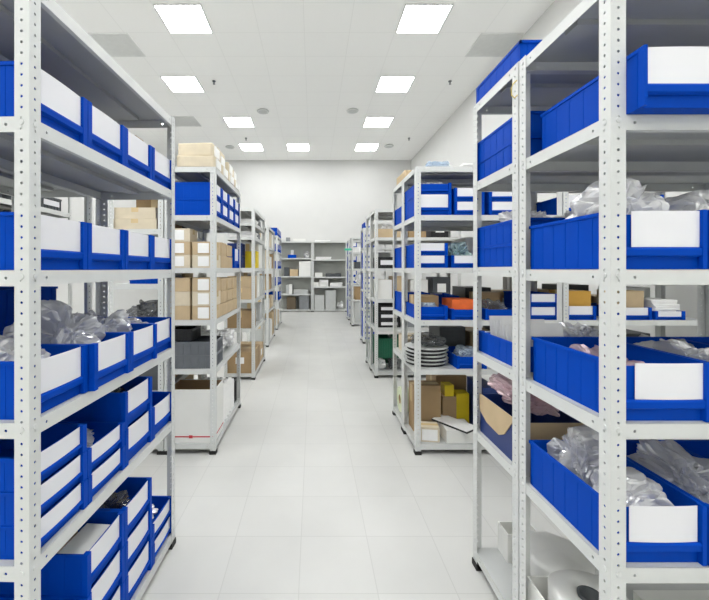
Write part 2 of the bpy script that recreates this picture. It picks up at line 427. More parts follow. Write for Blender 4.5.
def parcel(rack, lv, lx, ly, w, d, h, label, rz=0, dz=0, seed=0, note=True, m=None):
    """a soft paper-wrapped parcel with sagging faces, folded ends and a white address sheet"""
    t = thing('wrapped_parcel', label, 'parcel', rack.at(lv, lx, ly, dz), rack.rot+rz, 'paper wrapped parcels')
    b = MB(); bm = b.bm
    bmesh.ops.create_cube(bm, size=1)
    bmesh.ops.subdivide_edges(bm, edges=bm.edges[:], cuts=9, use_grid_fill=True)
    for v in bm.verts:
        c = v.co.copy(); n = noise.noise_vector(c*2.6+Vector((seed*3.1, 0, 0)))*.04
        k = 1+.05*math.cos(c.x*PI)*math.cos(c.y*PI)
        v.co = Vector((c.x*w*(1+.5*n.x), c.y*d*(1+.5*n.y), (c.z*(k if c.z > 0 else 1)+.5)*h + (n.z*h if c.z > -.49 else 0)))
    link('paper_wrap', b.mesh('parcel_body', m or M_KRAFT2, 0, True), t)
    if note:
        b = MB(); b.box(-w*.3, w*.3, -d*.5-.008, -d*.5+.004, h*.12, h*.9); link('address_sheet', b.mesh('address_sheet', M_PAPER, .002), t)
    return t

def bag(rack, lv, lx, ly, sx, sy, sz, label, m=None, seed=0, dz=.006, sub=5, rz=0, amp=.3, name='plastic_bag', cat='bag'):
    """crumpled polythene bag: folded and creased closed surface with a flat base"""
    b = MB(); bm = b.bm; bmesh.ops.create_icosphere(bm, subdivisions=sub, radius=1)
    rn = random.Random(seed); off = Vector((seed*7.7, seed*1.3, seed*4.1))
    # random creases: planes through the bag, each folding the film sharply along its line
    folds = []
    for k in range(44):
        n = Vector((rn.gauss(0,1), rn.gauss(0,1), rn.gauss(0,.55))).normalized()
        folds.append((n, rn.uniform(-.85,.85), rn.uniform(.25,1)*amp*.42, rn.uniform(.05,.26)))
    for v in bm.verts:
        c = v.co.copy()
        q = Vector((math.copysign(abs(c.x)**.6, c.x), math.copysign(abs(c.y)**.6, c.y), c.z))
        e = c + noise.noise_vector(c*1.6+off)*.3
        r = 1.0 + noise.noise(c*1.2+off)*amp*.9
        for n, d, a_, wd in folds:
            t = abs(e.dot(n)-d)
            if t < wd: r -= a_*(1-t/wd)
        r -= abs(noise.noise(e*4.4+off))*amp*.45
        r = max(.35, min(1.0, r))
        v.co = Vector((q.x*sx*.5*r, q.y*sy*.5*r, max(0, (c.z*.5*r+.42))*sz))
    return tag(link(name, b.mesh('plastic_bag', m or M_CLEAR, 0, False), None, rack.at(lv, lx, ly, dz), rack.rot+rz), label, cat)

def sheets(rack, lv, lx, ly, w, d, h, label, m=None, rz=0, dz=0, n=None, name='paper_stack', cat='papers', seed=1):
    """a slightly slewed stack of flat sheets or folders"""
    b = MB(); n = n or max(2, int(h/.012)); r = random.Random(seed); th = h/n
    for k in range(n):
        M = Matrix.Translation((r.uniform(-.008,.008), r.uniform(-.008,.008), 0)) @ Matrix.Rotation(r.uniform(-.05,.05), 4, 'Z')
        b.box(-w/2, w/2, -d/2, d/2, k*th, (k+1)*th-.0008, M)
    return tag(link(name, b.mesh(name, m or M_PAPER, .0006), None, rack.at(lv, lx, ly, dz), rack.rot+rz), label, cat)

def crate(rack, lv, lx, ly, w, d, h, label, m, dz=0, rz=0, note=None, cat='crate', name='plastic_crate'):
    """ribbed open crate with a rim and slatted walls"""
    t = thing(name, label, cat, rack.at(lv, lx, ly, dz), rack.rot+rz)
    x, y, k = w/2, d/2, .004; b = MB()
    b.box(-x+.004, x-.004, -y+.004, y-.004, 0, k)
    for a in (-1, 1):
        p, q = sorted((a*(y-.008), a*(y-.004))); b.box(-x+.004, x-.004, p, q, k, h-.002)
        p, q = sorted((a*(x-.008), a*(x-.004))); b.box(p, q, -y+.008, y-.008, k, h-.002)
        for i in range(7):
            u = -x+.012+(w-.024)*i/6; p, q = sorted((a*(y-.005), a*y)); b.box(u-.003, u+.003, p, q, .004, h-.014)
            u = -y+.012+(d-.024)*i/6; p, q = sorted((a*(x-.005), a*x)); b.box(p, q, u-.003, u+.003, .004, h-.014)
    link('body', b.mesh('crate_body', m, .0008), t)
    b = MB(); b.box(-x, x, -y, -y+.008, h-.014, h).box(-x, x, y-.008, y, h-.014, h).box(-x, -x+.008, -y+.008, y-.008, h-.014, h).box(x-.008, x, -y+.008, y-.008, h-.014, h)
    link('rim', b.mesh('crate_rim', m, .0015), t)
    if note:
        b = MB(); b.box(-x*.72, x*.72, -y-.0022, -y-.0002, h*.3, h*.72); link('label_card', b.mesh('crate_card', M_CARD), t)
    return t

def roll(rack, lv, lx, ly, r, h, label, dz=0, m=None, core=True):
    t = thing('wrapped_roll', label, 'roll', rack.at(lv, lx, ly, dz), 0)
    if not core:
        b = MB(); b.lathe([(0,.0),(r-.012,0),(r-.002,.010),(r,h*.5),(r-.002,h-.012),(r-.02,h),(r*.5,h+.006),(0,h+.002)], 40)
        for v in b.bm.verts: v.co += noise.noise_vector(v.co*22)*.010 if v.co.z > .001 else Vector()
        link('film_wrap', b.mesh('roll_wrap', m or M_DULL, 0, True), t)
        b = MB(); b.lathe([(0,.004),(r-.02,.004),(r-.02,h-.01),(0,h-.01)], 40); link('tape_winding', b.mesh('winding', M_PAPER, 0, True), t)
        return t
    b = MB(); b.lathe([(.035,.004),(r-.012,0),(r-.002,.010),(r,h*.5),(r-.002,h-.010),(r-.014,h),(r*.55,h+.003),(.045,h-.002),(.035,h-.01),(.035,.004)], 40)
    for v in b.bm.verts: v.co += noise.noise_vector(v.co*14)*.006
    link('film_wrap', b.mesh('roll_wrap', m or M_DULL, 0, True), t)
    b = MB(); b.lathe([(.034,.006),(.034,h-.004),(.027,h-.004),(.027,.006),(.034,.006)], 24); link('core_tube', b.mesh('core_tube', M_DGREY, 0, True), t)
    b = MB(); b.lathe([(.036,.008),(r-.018,.008),(r-.018,h-.008),(.036,h-.008),(.036,.008)], 40); link('tape_winding', b.mesh('winding', M_PAPER, 0, True), t)
    return t

# ---- front left rack: four columns of bins on each shelf (front left = LA)
POS4 = ['nearest the camera', 'second from the camera', 'third from the camera', 'at the far end']
cx4 = [.018+.1015+i*.2040 for i in range(4)]
for lv, nm in ((4,'fifth'), (3,'fourth'), (2,'third')):
    for i in range(4):
        bin_(LA, lv, cx4[i], HT, f'tall blue bin {POS4[i]}, {nm} shelf up, front left rack', ly=-.014 if lv == 2 and i in (1, 2) else .004+.002*random.random())
STK = {(1,0): ['l','l','l'], (1,1): ['l','l'], (1,2): ['t','t'], (1,3): ['t'],
       (0,0): ['t','t'], (0,1): ['t','t','t'], (0,2): ['t','t','t'], (0,3): ['l','l']}
ORD = {1: ['single'], 2: ['lower','upper'], 3: ['lowest','middle','uppermost']}
for (lv, i), st in STK.items():
    z = 0
    for k, kind in enumerate(st):
        h = (.079 if kind == 'l' else .119)
        if lv == 1 and kind == 't': h = .128
        w1 = f'{ORD[len(st)][k]} bin of the stack of {["","one","two","three"][len(st)]}' if len(st) > 1 else 'single blue bin'
        bin_(LA, lv, cx4[i], h, f'{w1} {POS4[i]}, {"second" if lv else "bottom"} shelf, front left rack', dz=z, ly=.004+.003*((k*7+i*3) % 3)/2)
        z += h+.0008
# goods in those bins
bag(LA, 2, cx4[1], .17, .185, .29, .30, 'big crumpled clear bag rising from second bin, third shelf, front left rack', M_CLEAR, 3)
bag(LA, 2, cx4[0], .17, .185, .29, .205, 'milky bag in nearest bin, third shelf, front left rack', M_MILKY, 5)
bag(LA, 2, cx4[2], .17, .185, .29, .24, 'clear bag overflowing third bin, third shelf, front left rack', M_CLEAR, 8)
bag(LA, 2, cx4[3], .17, .18, .28, .165, 'low clear bag in the far bin, third shelf, front left rack', M_CLEAR, 9)
bag(LA, 1, cx4[1], .17, .17, .26, .11, 'clear bag in upper stacked bin, second shelf, front left rack', M_CLEAR, 11, .0798+.006)
bag(LA, 1, cx4[2], .17, .17, .26, .145, 'smoky bag in upper tall bin, second shelf, front left rack', M_SMOKE, 12, .1288+.006)
bag(LA, 0, cx4[2], .17, .17, .27, .135, 'smoky bag in top bin of the third stack, bottom shelf, front left rack', M_SMOKE, 14, .2396+.006)
bag(LA, 0, cx4[3], .17, .17, .27, .10, 'pale clear bag in far low stack, bottom shelf, front left rack', M_MILKY, 15, .0798+.006)
carton(LA, 0, cx4[1], .22, .15, .13, .105, 'brown box lying in top bin of second stack, bottom shelf, front left rack', M_KRAFT3, dz=.2396+.004)
sheets(LA, 0, cx4[1], .085, .14, .10, .085, 'white papers in top bin of second stack, bottom shelf, front left rack', dz=.2396+.004)
carton(LA, 4, cx4[3]+.03, .13, .07, .012, .215, 'brown card strip sticking up from far bin, fifth shelf, front left rack', M_KRAFT3, dz=.004, tape=False, name='card_strip', cat='card')
sheets(LA, 4, cx4[3], .235, .15, .17, .15, 'white papers in the far bin, fifth shelf, front left rack', dz=.004, seed=22)

# ---- rack behind the front left rack
for i, st in ((0, 2), (1, 2), (2, 2), (3, 1)):
    for k in range(st):
        bin_(LB, 2, cx4[i], HT, f'blue bin {["low","stacked above"][k]} {POS4[i]} on rack behind front left rack', dz=k*.138, ly=.34, rz=PI)
for i in (0, 2):
    crate(LB, 3, cx4[i], .17, .19, .30, .13, f'dark crate {POS4[i]} on fourth shelf behind front left rack', M_DGREY, note=1)
# ---- rack back to back with the second left one
carton(L2B, 4, .10, .20, .17, .30, .07, 'lower pale flat box on rack behind front left rack far end', M_KRAFT2, R90*0)
carton(L2B, 4, .10, .20, .16, .28, .075, 'upper pale flat box on rack seen past front left rack', M_KRAFT2, dz=.072)
crate(L2B, 3, .12, .13, .2, .22, .035, 'low blue tray on rack seen past the far post of front left rack', M_BLUE)
bag(L2B, 2, .15, .17, .22, .30, .28, 'dark bundle on rack seen below the blue tray', M_SMOKE, 21)
crate(L2B, 2, .42, .17, .25, .30, .2, 'dark crate behind the smoky bundle on the back-to-back left rack', M_BLACK)
for i in range(3):
    crate(L2C, 4, .15+.29*i, .17, .24, .30, .12, f'black crate {["nearest","middle","farthest"][i]} with white card on rack past the side aisle', M_BLACK, note=1)
    crate(L2C, 5, .15+.29*i, .17, .24, .30, .10, f'dark grey crate {["nearest","middle","farthest"][i]} on upper shelf past the side aisle', M_DGREY, note=1)
    crate(L2C, 3, .15+.29*i, .17, .24, .30, .15, f'black crate {["nearest","middle","farthest"][i]} on fourth shelf past the side aisle', M_BLACK, note=1)

# ---- second left rack
for i in range(4):
    for k in range(2):
        bin_(L2, 4, .006+.105+i*.2145, .112, f'{["lower","upper"][k]} blue bin {POS4[i]} on fifth shelf, rack under the parcels', dz=k*.1128, d=.33)
for i in range(4):
    x = .105+i*.218
    parcel(L2, 5, x, .135, .2, .25, .075, f'flat kraft parcel {POS4[i]}, lower layer on top of second left rack', seed=i, rz=0)
    if i < 4: parcel(L2, 5, x+.012, .14+.012*(i%2), .185, .235, .085, f'flat kraft parcel {POS4[i]}, upper layer on top of second left rack', seed=i+9, dz=.081, rz=.03*(i-1))
parcel(L2, 5, .36, .15, .22, .2, .04, 'thin kraft parcel highest of all on top of second left rack', seed=31, dz=.172, note=False)
# cartons, fourth shelf: end columns facing the camera, then along the aisle
def cart_rz(l, lv, lx, ly, w, d, h, lab, **k): return carton(l, lv, lx, ly, d, w, h, lab, **k)
W = [('left', .255, .155), ('right', .085, .150)]
for nm, ly, w in W:
    for k in range(3 if nm == 'left' else 2):
        carton(L2, 3, .012+.085, ly, w, .165, .088, f'kraft carton {["lowest","second","topmost"][k]} in the {nm} stack, fourth shelf, second left rack', [M_KRAFT2, M_KRAFT][k % 2], rz=-R90, dz=k*.0895, note=(.5,.12,.88))
for j in range(2):
    for k in range(2):
        carton(L2, 3, .28+j*.19, .09, .175, .16, .092-.006*j, f'kraft carton {["low","upper"][k]} {["nearer","farther"][j]} along the aisle, fourth shelf, second left rack', M_KRAFT, dz=k*.0935, rz=.03*(k-j))
bin_(L2, 3, .74, HT+.03, 'blue bin behind kraft cartons on fourth shelf, second left rack', d=.33)
for nm, ly, w in W:
    for k in range(3):
        carton(L2, 2, .012+.085, ly, w, .165, .094, f'kraft carton {["lowest","second","topmost"][k]} in the {nm} stack, third shelf, second left rack', [M_KRAFT, M_KRAFT2, M_KRAFT][k], rz=-R90, dz=k*.0955, note=(.5,.1,.9) if nm == 'right' else None)
for j in range(3):
    for k in range(3):
        parcel(L2, 2, .28+j*.19, .10, .175, .18, .088, f'kraft parcel {["lowest","middle","top"][k]}, {["nearest","second","farthest"][j]} aisle pile, third shelf, second left rack', seed=40+j*3+k, dz=k*.092, note=False, m=M_KRAFT, rz=.04*(k-1))
for k in range(2):
    crate(L2, 1, .13, .172, .24, .325, .09, f'{["lower","upper"][k]} dark grey ribbed crate on second shelf, second left rack', mat('mid_grey_plastic', (104,108,113), .35, 0, .08, 14), dz=k*.0905, rz=0)
crate(L2, 1, .13, .24, .2, .15, .08, 'small black crate atop the ribbed crates, second left rack', M_BLACK, dz=.182)
bag(L2, 1, .40, .14, .26, .27, .22, 'milky bag beside the ribbed crates on second shelf, second left rack', M_MILKY, 51)
bag(L2, 1, .68, .14, .24, .27, .19, 'flatter clear bag at far end of second shelf, second left rack', M_MILKY, 52)
t = carton(L2, 0, .14, .172, .325, .24, .36, 'large white open carton with red stripe on bottom of second left rack', M_WHITEB, rz=-R90, open_=True, stripe=.10, name='white_carton')
b = MB(); b.box(-.158,.158,-.1155,-.1145,.006,.355).box(-.158,.158,.1145,.1155,.006,.355).box(-.158,-.157,-.114,.114,.006,.355).box(.157,.158,-.114,.114,.006,.355)
link('brown_lining', b.mesh('lining', M_KRAFT3), t)
def foam():
    b = MB(); n = 16
    for k in range(5):
        y0 = k*.05
        A = []
        for i in range(n+1):
            x = i/n*.40; A.append((x, y0+.010*math.sin(i*1.9), .30-.05*(i/n)+.012*math.sin(i*1.1)))
        lo0 = [b.bm.verts.new((x, y, 0)) for x, y, z in A]; hi0 = [b.bm.verts.new((x, y, z)) for x, y, z in A]
        lo1 = [b.bm.verts.new((x, y+.022, 0)) for x, y, z in A]; hi1 = [b.bm.verts.new((x, y+.022, z)) for x, y, z in A]
        for i in range(n):
            b.bm.faces.new((lo0[i], lo0[i+1], hi0[i+1], hi0[i])); b.bm.faces.new((hi1[i], hi1[i+1], lo1[i+1], lo1[i]))
            b.bm.faces.new((hi0[i], hi0[i+1], hi1[i+1], hi1[i])); b.bm.faces.new((lo1[i], lo1[i+1], lo0[i+1], lo0[i]))
        b.bm.faces.new((lo0[0], hi0[0], hi1[0], lo1[0])); b.bm.faces.new((lo0[n], lo1[n], hi1[n], hi0[n]))
    return b.mesh('foam', M_PAPER, 0, False)
tag(link('foam_sheets', foam(), None, L2.at(0, .29, .03), L2.rot), 'wavy white foam sheets beside the white carton, bottom of second left rack', 'foam sheets')
crate(L2, 0, .785, .17, .13, .28, .2, 'black box at the far end of the bottom shelf, second left rack', M_BLACK)

# ---- third left rack
def simple(rack, rows):
    for r in rows: carton(rack, *r[:6+0], *r[6:7], **(r[7] if len(r) > 7 else {}))
carton(L3, 0, .24, .17, .32, .45, .24, 'brown carton with white note on bottom shelf, third left rack', M_KRAFT3, note=(.3,.45,.75), rz=-R90)
carton(L3, 0, .66, .17, .36, .31, .20, 'pale carton at far end of bottom shelf, third left rack', M_KRAFT, note=(.3,.3,.7))
carton(L3, 1, .16, .18, .22, .3, .2, 'ochre brown carton on second shelf, third left rack', M_KRAFT3)
bag(L3, 1, .45, .17, .3, .28, .2, 'milky bag on second shelf, third left rack', M_MILKY, 61)
carton(L3, 1, .72, .17, .22, .28, .23, 'grey board box on second shelf, third left rack', M_LGREY)
for k in range(2):
    carton(L3, 2, .15, .17, .25, .3, .13, f'{["lower","upper"][k]} kraft carton at near end of third shelf, third left rack', M_KRAFT, dz=k*.132)
carton(L3, 2, .42, .16, .2, .28, .3, 'tall white box on third shelf, third left rack', M_WHITEB, note=(.4,.2,.5))
carton(L3, 2, .68, .16, .24, .28, .26, 'light grey box on third shelf, third left rack', M_LGREY)
for k in range(2):
    crate(L3, 3, .14, .24, .2, .18, .14, f'{["lower","upper"][k]} navy bin at near end of fourth shelf, third left rack', M_NAVY, dz=k*.141)
carton(L3, 3, .33, .09, .16, .15, .2, 'bright yellow box on fourth shelf, third left rack', M_YELLOW, tape=False, name='yellow_box', dz=0)
carton(L3, 3, .60, .16, .3, .28, .3, 'long white box on fourth shelf, third left rack', M_WHITEB)
sheets(L3, 4, .25, .17, .3, .28, .07, 'white paper stack below the extra shelf, third left rack', seed=4)
carton(L3, 4, .65, .17, .2, .25, .1, 'grey box below the extra shelf, third left rack', M_GREY)
sheets(L3, 5, .3, .17, .32, .28, .06, 'white paper stack under the top shelf, third left rack', seed=5)
carton(L3, 5, .7, .17, .2, .25, .1, 'dark box under the top shelf, third left rack', M_DGREY)
# ---- fourth and fifth left racks
for j in range(3):
    lab = ['near', 'middle', 'far'][j]
    carton(L4, 4, .2+j*.3, .16, .22, .28, .26, f'{lab} tall pale box on fifth shelf, fourth left rack', [M_WHITEB, M_KRAFT2, M_WHITEB][j])
    carton(L4, 3, .2+j*.3, .16, .24, .28, [.3,.2,.26][j], f'{lab} box on fourth shelf, fourth left rack', [M_KRAFT2, M_WHITEB, M_KRAFT3][j])
    carton(L4, 2, .2+j*.3, .16, .24, .28, [.22,.26,.2][j], f'{lab} box on third shelf, fourth left rack', [M_KRAFT, M_KRAFT3, M_LGREY][j])
    carton(L4, 1, .2+j*.3, .16, .24, .28, [.18,.22,.2][j], f'{lab} box on second shelf, fourth left rack', [M_WHITEB, M_KRAFT, M_KRAFT2][j])
    carton(L4, 0, .2+j*.3, .16, .25, .3, [.35,.3,.4][j], f'{lab} box on bottom shelf, fourth left rack', [M_LGREY, M_WHITEB, M_KRAFT][j])
for lv in range(6):
    for j in range(4):
        nm = ['bottom','second','third','fourth','fifth','top'][lv]
        if lv in (2, 3, 4, 5) or (lv == 1 and j > 1):
            bin_(L5, lv, .12+.235*j, .16, f'small far blue bin {POS4[j]}, {nm} shelf, fifth left rack')
    if lv == 0:
        carton(L5, 0, .3, .17, .35, .3, .3, 'kraft box on bottom shelf, fifth left rack', M_KRAFT)
        carton(L5, 0, .7, .17, .3, .3, .25, 'white box on bottom shelf, fifth left rack', M_WHITEB)

# ---- front right rack
SH = {4: 'fifth', 3: 'fourth', 2: 'third', 1: 'second', 0: 'bottom'}
PR = ['beside the aisle', 'second from the aisle', 'third from the aisle', 'fourth from the aisle']
for lv in (4, 3, 2, 1):
    for i in range(4):
        lab = f'tall blue bin {PR[i]}, {SH[lv]} shelf, front right rack'
        if lv == 4:
            if i < 3: bin_(RA, 4, .1385+i*.224, .132, lab, ly=[-.045, -.02, .004][i], cw=.008, d=.368)
        else:
            bin_(RA, lv, {3: .119, 2: .1265, 1: .118}[lv]+i*.2193, HT, lab, ly=.004, cw=.011, w=.217, cx={3: .018, 2: .019, 1: .014}[lv], cwid=.079)
X0 = [.1115+o for o in (0, .218, .436)]
bag(RA, 3, .121, .15, .186, .275, .26, 'milky bag with white parts standing out of aisle bin, fourth shelf, front right rack', M_MILKY, 71, amp=.2)
bag(RA, 3, .3385, .15, .18, .27, .225, 'milky bag in second bin, fourth shelf, front right rack', M_MILKY, 72, amp=.22)
bag(RA, 2, .1265, .17, .19, .29, .145, 'pink film in aisle bin, third shelf, front right rack', M_PINK, 73)
bag(RA, 2, .3455, .175, .19, .28, .2, 'milky bag in second bin, third shelf, front right rack', M_MILKY, 74)
bag(RA, 1, .118, .093, .19, .15, .185, 'white bag at the front of aisle bin, second shelf, front right rack', M_MILKY, 75, amp=.18)
bag(RA, 1, .118, .25, .19, .155, .24, 'crumpled clear bag at the back of aisle bin, second shelf, front right rack', M_CLEAR, 76)
bag(RA, 1, .3375, .18, .185, .29, .22, 'clear bag in second bin, second shelf, front right rack', M_CLEAR, 77)
bag(RA, 4, .3625, .17, .185, .28, .16, 'milky bag in second bin, fifth shelf, front right rack', M_MILKY, 78)
carton(RA, 0, .140, .245, .24, .24, .185, 'white open carton with roll on bottom shelf, front right rack', M_WHITEB, tape=False, open_=True, name='white_carton')
roll(RA, 0, .138, .245, .108, .17, 'film wrapped white roll in the open white carton, front right rack', dz=.062)
carton(RA, 0, .140, .245, .22, .22, .05, 'flat white box beneath the wrapped roll inside open carton', M_WHITEB, dz=.006, tape=False)
carton(RA, 0, .52, .19, .35, .3, .16, 'wide white box right of the roll on bottom shelf, front right rack', M_WHITEB)
# ---- rack behind it (bins face away from the camera)
def rbin(lv, lx, h, lab, dz=0): return bin_(RB, lv, lx, h, lab, dz=dz, ly=.338, rz=PI)
for i in range(2):
    for k in range(2):
        rbin(4, .1105+i*.215, .081, f'{["lower","upper"][k]} shallow blue bin {PR[i]}, fifth shelf, rack behind front right', k*.0818)
        rbin(3, .1105+i*.215, .081, f'{["lower","upper"][k]} shallow blue bin {PR[i]}, fourth shelf, rack behind front right', k*.0818)
    rbin(2, .1215+i*.215, .085, f'shallow blue bin {PR[i]}, third shelf, rack behind front right')
rbin(5, .1105, .072, 'shallow blue bin on the very top, rack behind front right')
bag(RB, 3, .12, .17, .17, .27, .16, 'milky bag in upper shallow bin, fourth shelf, rack behind front right', M_MILKY, 81, .088)
bag(RB, 3, .33, .17, .17, .27, .17, 'milky bag in second upper bin, fourth shelf, rack behind front right', M_MILKY, 85, .088)
bag(RB, 2, .3365, .17, .165, .27, .17, 'milky bag in second bin, third shelf, rack behind front right', M_MILKY, 82)
def folders():
    b = MB()
    for k in range(9):
        y = k*.026; M = Matrix.Translation((0, y, 0)) @ Matrix.Rotation(-.18+.02*(k % 3), 4, 'X')
        b.box(-.08, .08, 0, .004, 0, .15-.006*(k % 4), M)
    return b.mesh('film_sleeves', M_MILKY)
tag(link('film_sleeves', folders(), None, RB.at(2, .1215, .055, .005)), 'row of pale plastic sleeves standing in shallow bin, third shelf, rack behind front right', 'sleeves')
t = carton(RB, 1, .125, .165, .215, .30, .155, 'blue-sided open box with kraft flap on second shelf, rack behind front right', M_NAVY, open_=True, name='lidless_box')
def flap():
    b = MB(); v = [(-.15,.158),(.15,.158),(.15,.09),(.085,.062),(-.01,.055),(-.05,.075),(-.10,.135)]
    A = [b.bm.verts.new((-.1085, y, z)) for y, z in v]; B = [b.bm.verts.new((-.1115, y, z)) for y, z in v]
    b.bm.faces.new(A); b.bm.faces.new(list(reversed(B)))
    for i in range(len(v)): j = (i+1) % len(v); b.bm.faces.new((A[i], A[j], B[j], B[i]))
    return b.mesh('flap', M_OCHRE if False else M_KRAFT)
fl = link('cardboard_flap', flap(), t)
b = MB(); b.box(-.1115, .1115, -.154, -.1502, 0, .158).box(-.1115,-.1085,-.154,-.144,0,.158)
link('cardboard_edge', b.mesh('edge', M_KRAFT), t)
bag(RB, 1, .12, .17, .225, .31, .125, 'pink film sheet heaped over the blue-sided box, rack behind front right', M_PINK, 84, .157)
bag(RB, 1, .42, .17, .24, .28, .22, 'clear bag on second shelf, rack behind front right', M_CLEAR, 86)
carton(RB, 0, .165, .295, .13, .08, .115, 'white lidless carton at the back of bottom shelf, rack behind front right', M_WHITEB, open_=True, name='white_carton')
roll(RB, 0, .205, .125, .118, .15, 'film wrapped white roll behind the open white carton, rear right bottom shelf', core=False)
b = MB(); pts = [(.0, .0, 0), (-.012, .004, -.01), (-.018, .006, -.03), (-.016, .006, -.055), (-.006, .003, -.07), (.003, .0, -.06)]
b.tube([(RX-.005+x*.7, 1.225+y*2, 1.875+z*.8) for x, y, z in pts], .0022)
tag(link('cable_loop', b.mesh('cable_loop', M_CABLE, 0, True)), 'thin yellow cable loop hanging at top of the right middle posts', 'cable')

# ---- second right rack (reel rack)
bin_(R2, 4, .125, .142, 'lower large blue bin with white card beside the aisle, fifth shelf, reel rack', w=.238)
bin_(R2, 4, .125, .075, 'upper blue bin full of bags beside the aisle, fifth shelf, reel rack', w=.238, dz=.143, card=False)
bag(R2, 4, .125, .16, .2, .25, .135, 'milky bag in upper bin on fifth shelf, reel rack', M_MILKY, 91, .15)
for k in range(2):
    bin_(R2, 4, .365, .092, f'{["lower","upper"][k]} blue bin second from aisle on fifth shelf, reel rack', dz=k*.093)
    bin_(R2, 4, .60, .092, f'{["lower","upper"][k]} blue bin third from aisle on fifth shelf, reel rack', dz=k*.093)
    bin_(R2, 3, .118, .083, f'{["lower","upper"][k]} shallow bin beside the aisle on fourth shelf, reel rack', dz=k*.084)
bin_(R2, 3, .345, .083, 'shallow bin with clear bag second from aisle on fourth shelf, reel rack')
bag(R2, 3, .345, .14, .18, .24, .2, 'teal tinted clear bag on fourth shelf, reel rack', film('teal_tinted_film', (200,224,224), .4, .14, 30), 92)
bin_(R2, 3, .60, .083, 'shallow bin third from aisle on fourth shelf, reel rack')
bin_(R2, 2, .118, .095, 'open blue bin beside the aisle, third shelf, reel rack', card=False)
carton(R2, 2, .118, .22, .17, .15, .15, 'brown box in aisle bin on third shelf, reel rack', M_KRAFT3, dz=.004)
bag(R2, 2, .118, .085, .16, .12, .125, 'white bag in aisle bin on third shelf, reel rack', film('pale_blue_film', (214,226,238), .2, .2, 26), 93)
bin_(R2, 2, .345, .075, 'open blue bin with orange foam, third shelf, reel rack', card=False)
carton(R2, 2, .345, .14, .17, .2, .13, 'orange foam block in blue bin, third shelf, reel rack', M_ORANGE, dz=.004, tape=False, name='foam_block', cat='foam block')
bin_(R2, 2, .575, .075, 'open blue bin with smoky bag, third from aisle, third shelf, reel rack', card=False)
carton(R2, 2, .575, .25, .17, .12, .17, 'brown box at back of third blue bin, third shelf, reel rack', M_KRAFT3, dz=.004)
bag(R2, 2, .575, .1, .175, .15, .16, 'smoky bag in third blue bin of third shelf, reel rack', M_SMOKE, 95)
for k in range(2):
    bin_(R2, 2, .865, .088, f'{["lower","upper"][k]} shallow bin beside the far post, third shelf, reel rack', dz=k*.0888)
def reel_flange(r):
    b = MB(); b.lathe([(.02,0),(r-.002,0),(r,.001),(r,.002),(r-.002,.003),(.02,.003),(.02,0)], 40); return b.mesh('flange', M_LGREY)
def reel_core(r):
    b = MB(); b.lathe([(.022,.0032),(r*.9,.0032),(r*.9,.0208),(.022,.0208),(.022,.0032)], 32); return b.mesh('tape_winding', M_BLACK)
REEL = ['lowest', 'second', 'third', 'fourth', 'topmost']
for k in range(5):
    r = .150; p = R2.at(1, .121+.005*((k*5) % 3-1), .175, k*.0252)
    t = thing('component_reel', f'{REEL[k]} grey reel of the pile on second shelf, reel rack', 'reel', p, .3*k, 'pile of grey reels')
    link('flange', cached('rf', lambda: reel_flange(r)), t); link('flange', cached('rf', None), t, (0,0,.021)); link('tape_winding', cached('rc', lambda: reel_core(r)), t)
bag(R2, 1, .125, .18, .25, .27, .1, 'smoky antistatic bag lying on the pile of reels', M_SMOKE, 96, .128)
bin_(R2, 1, .382, .085, 'open blue bin right of the reels, second shelf, reel rack', card=False)
bag(R2, 1, .382, .13, .17, .22, .15, 'white bag in blue bin right of the reels', film('pale_blue_film', (214,226,238), .2, .2, 26), 97)
bag(R2, 1, .68, .17, .3, .28, .2, 'smoky bag far along second shelf of reel rack', M_SMOKE, 98)
carton(R2, 0, .14, .27, .2, .13, .33, 'tall brown carton at back of bottom shelf, reel rack', M_KRAFT3)
carton(R2, 0, .112, .085, .13, .1, .1, 'small kraft box with white label at front of bottom shelf, reel rack', M_KRAFT2, note=(.8,.1,.85), rz=-.12)
carton(R2, 0, .315, .285, .10, .10, .24, 'brown carton under the yellow box, bottom of reel rack', M_KRAFT3)
carton(R2, 0, .315, .285, .065, .09, .08, 'small yellow box on a brown carton, bottom of reel rack', M_YELLOW, dz=.241, tape=False, name='yellow_box')
carton(R2, 0, .415, .29, .095, .09, .26, 'upright yellow box at right on bottom shelf, reel rack', M_YELLOW, tape=False, name='yellow_box')
carton(R2, 0, .535, .2, .1, .28, .36, 'navy box at right of yellow boxes on bottom shelf, reel rack', M_NAVY, tape=False)
def panel(label, lx, ly, z, rz):
    t = thing('whiteboard', label, 'board', R2.at(0, lx, ly, z), rz)
    b = MB(); b.box(-.07, .07, -.15, .13, 0, .010); f = b.mesh('panel_frame', M_BLACK, .002)
    b = MB(); b.box(-.066, .066, -.146, .126, .0102, .014); g = b.mesh('panel_face', M_PAPER, .001)
    link('frame', f, t); link('face', g, t)
carton(R2, 0, .315, .115, .20, .20, .085, 'low white box beneath the white board, bottom of reel rack', M_WHITEB, tape=False)
panel('white board with black edge lying on the low white box, reel rack', .30, .125, .087, .62)
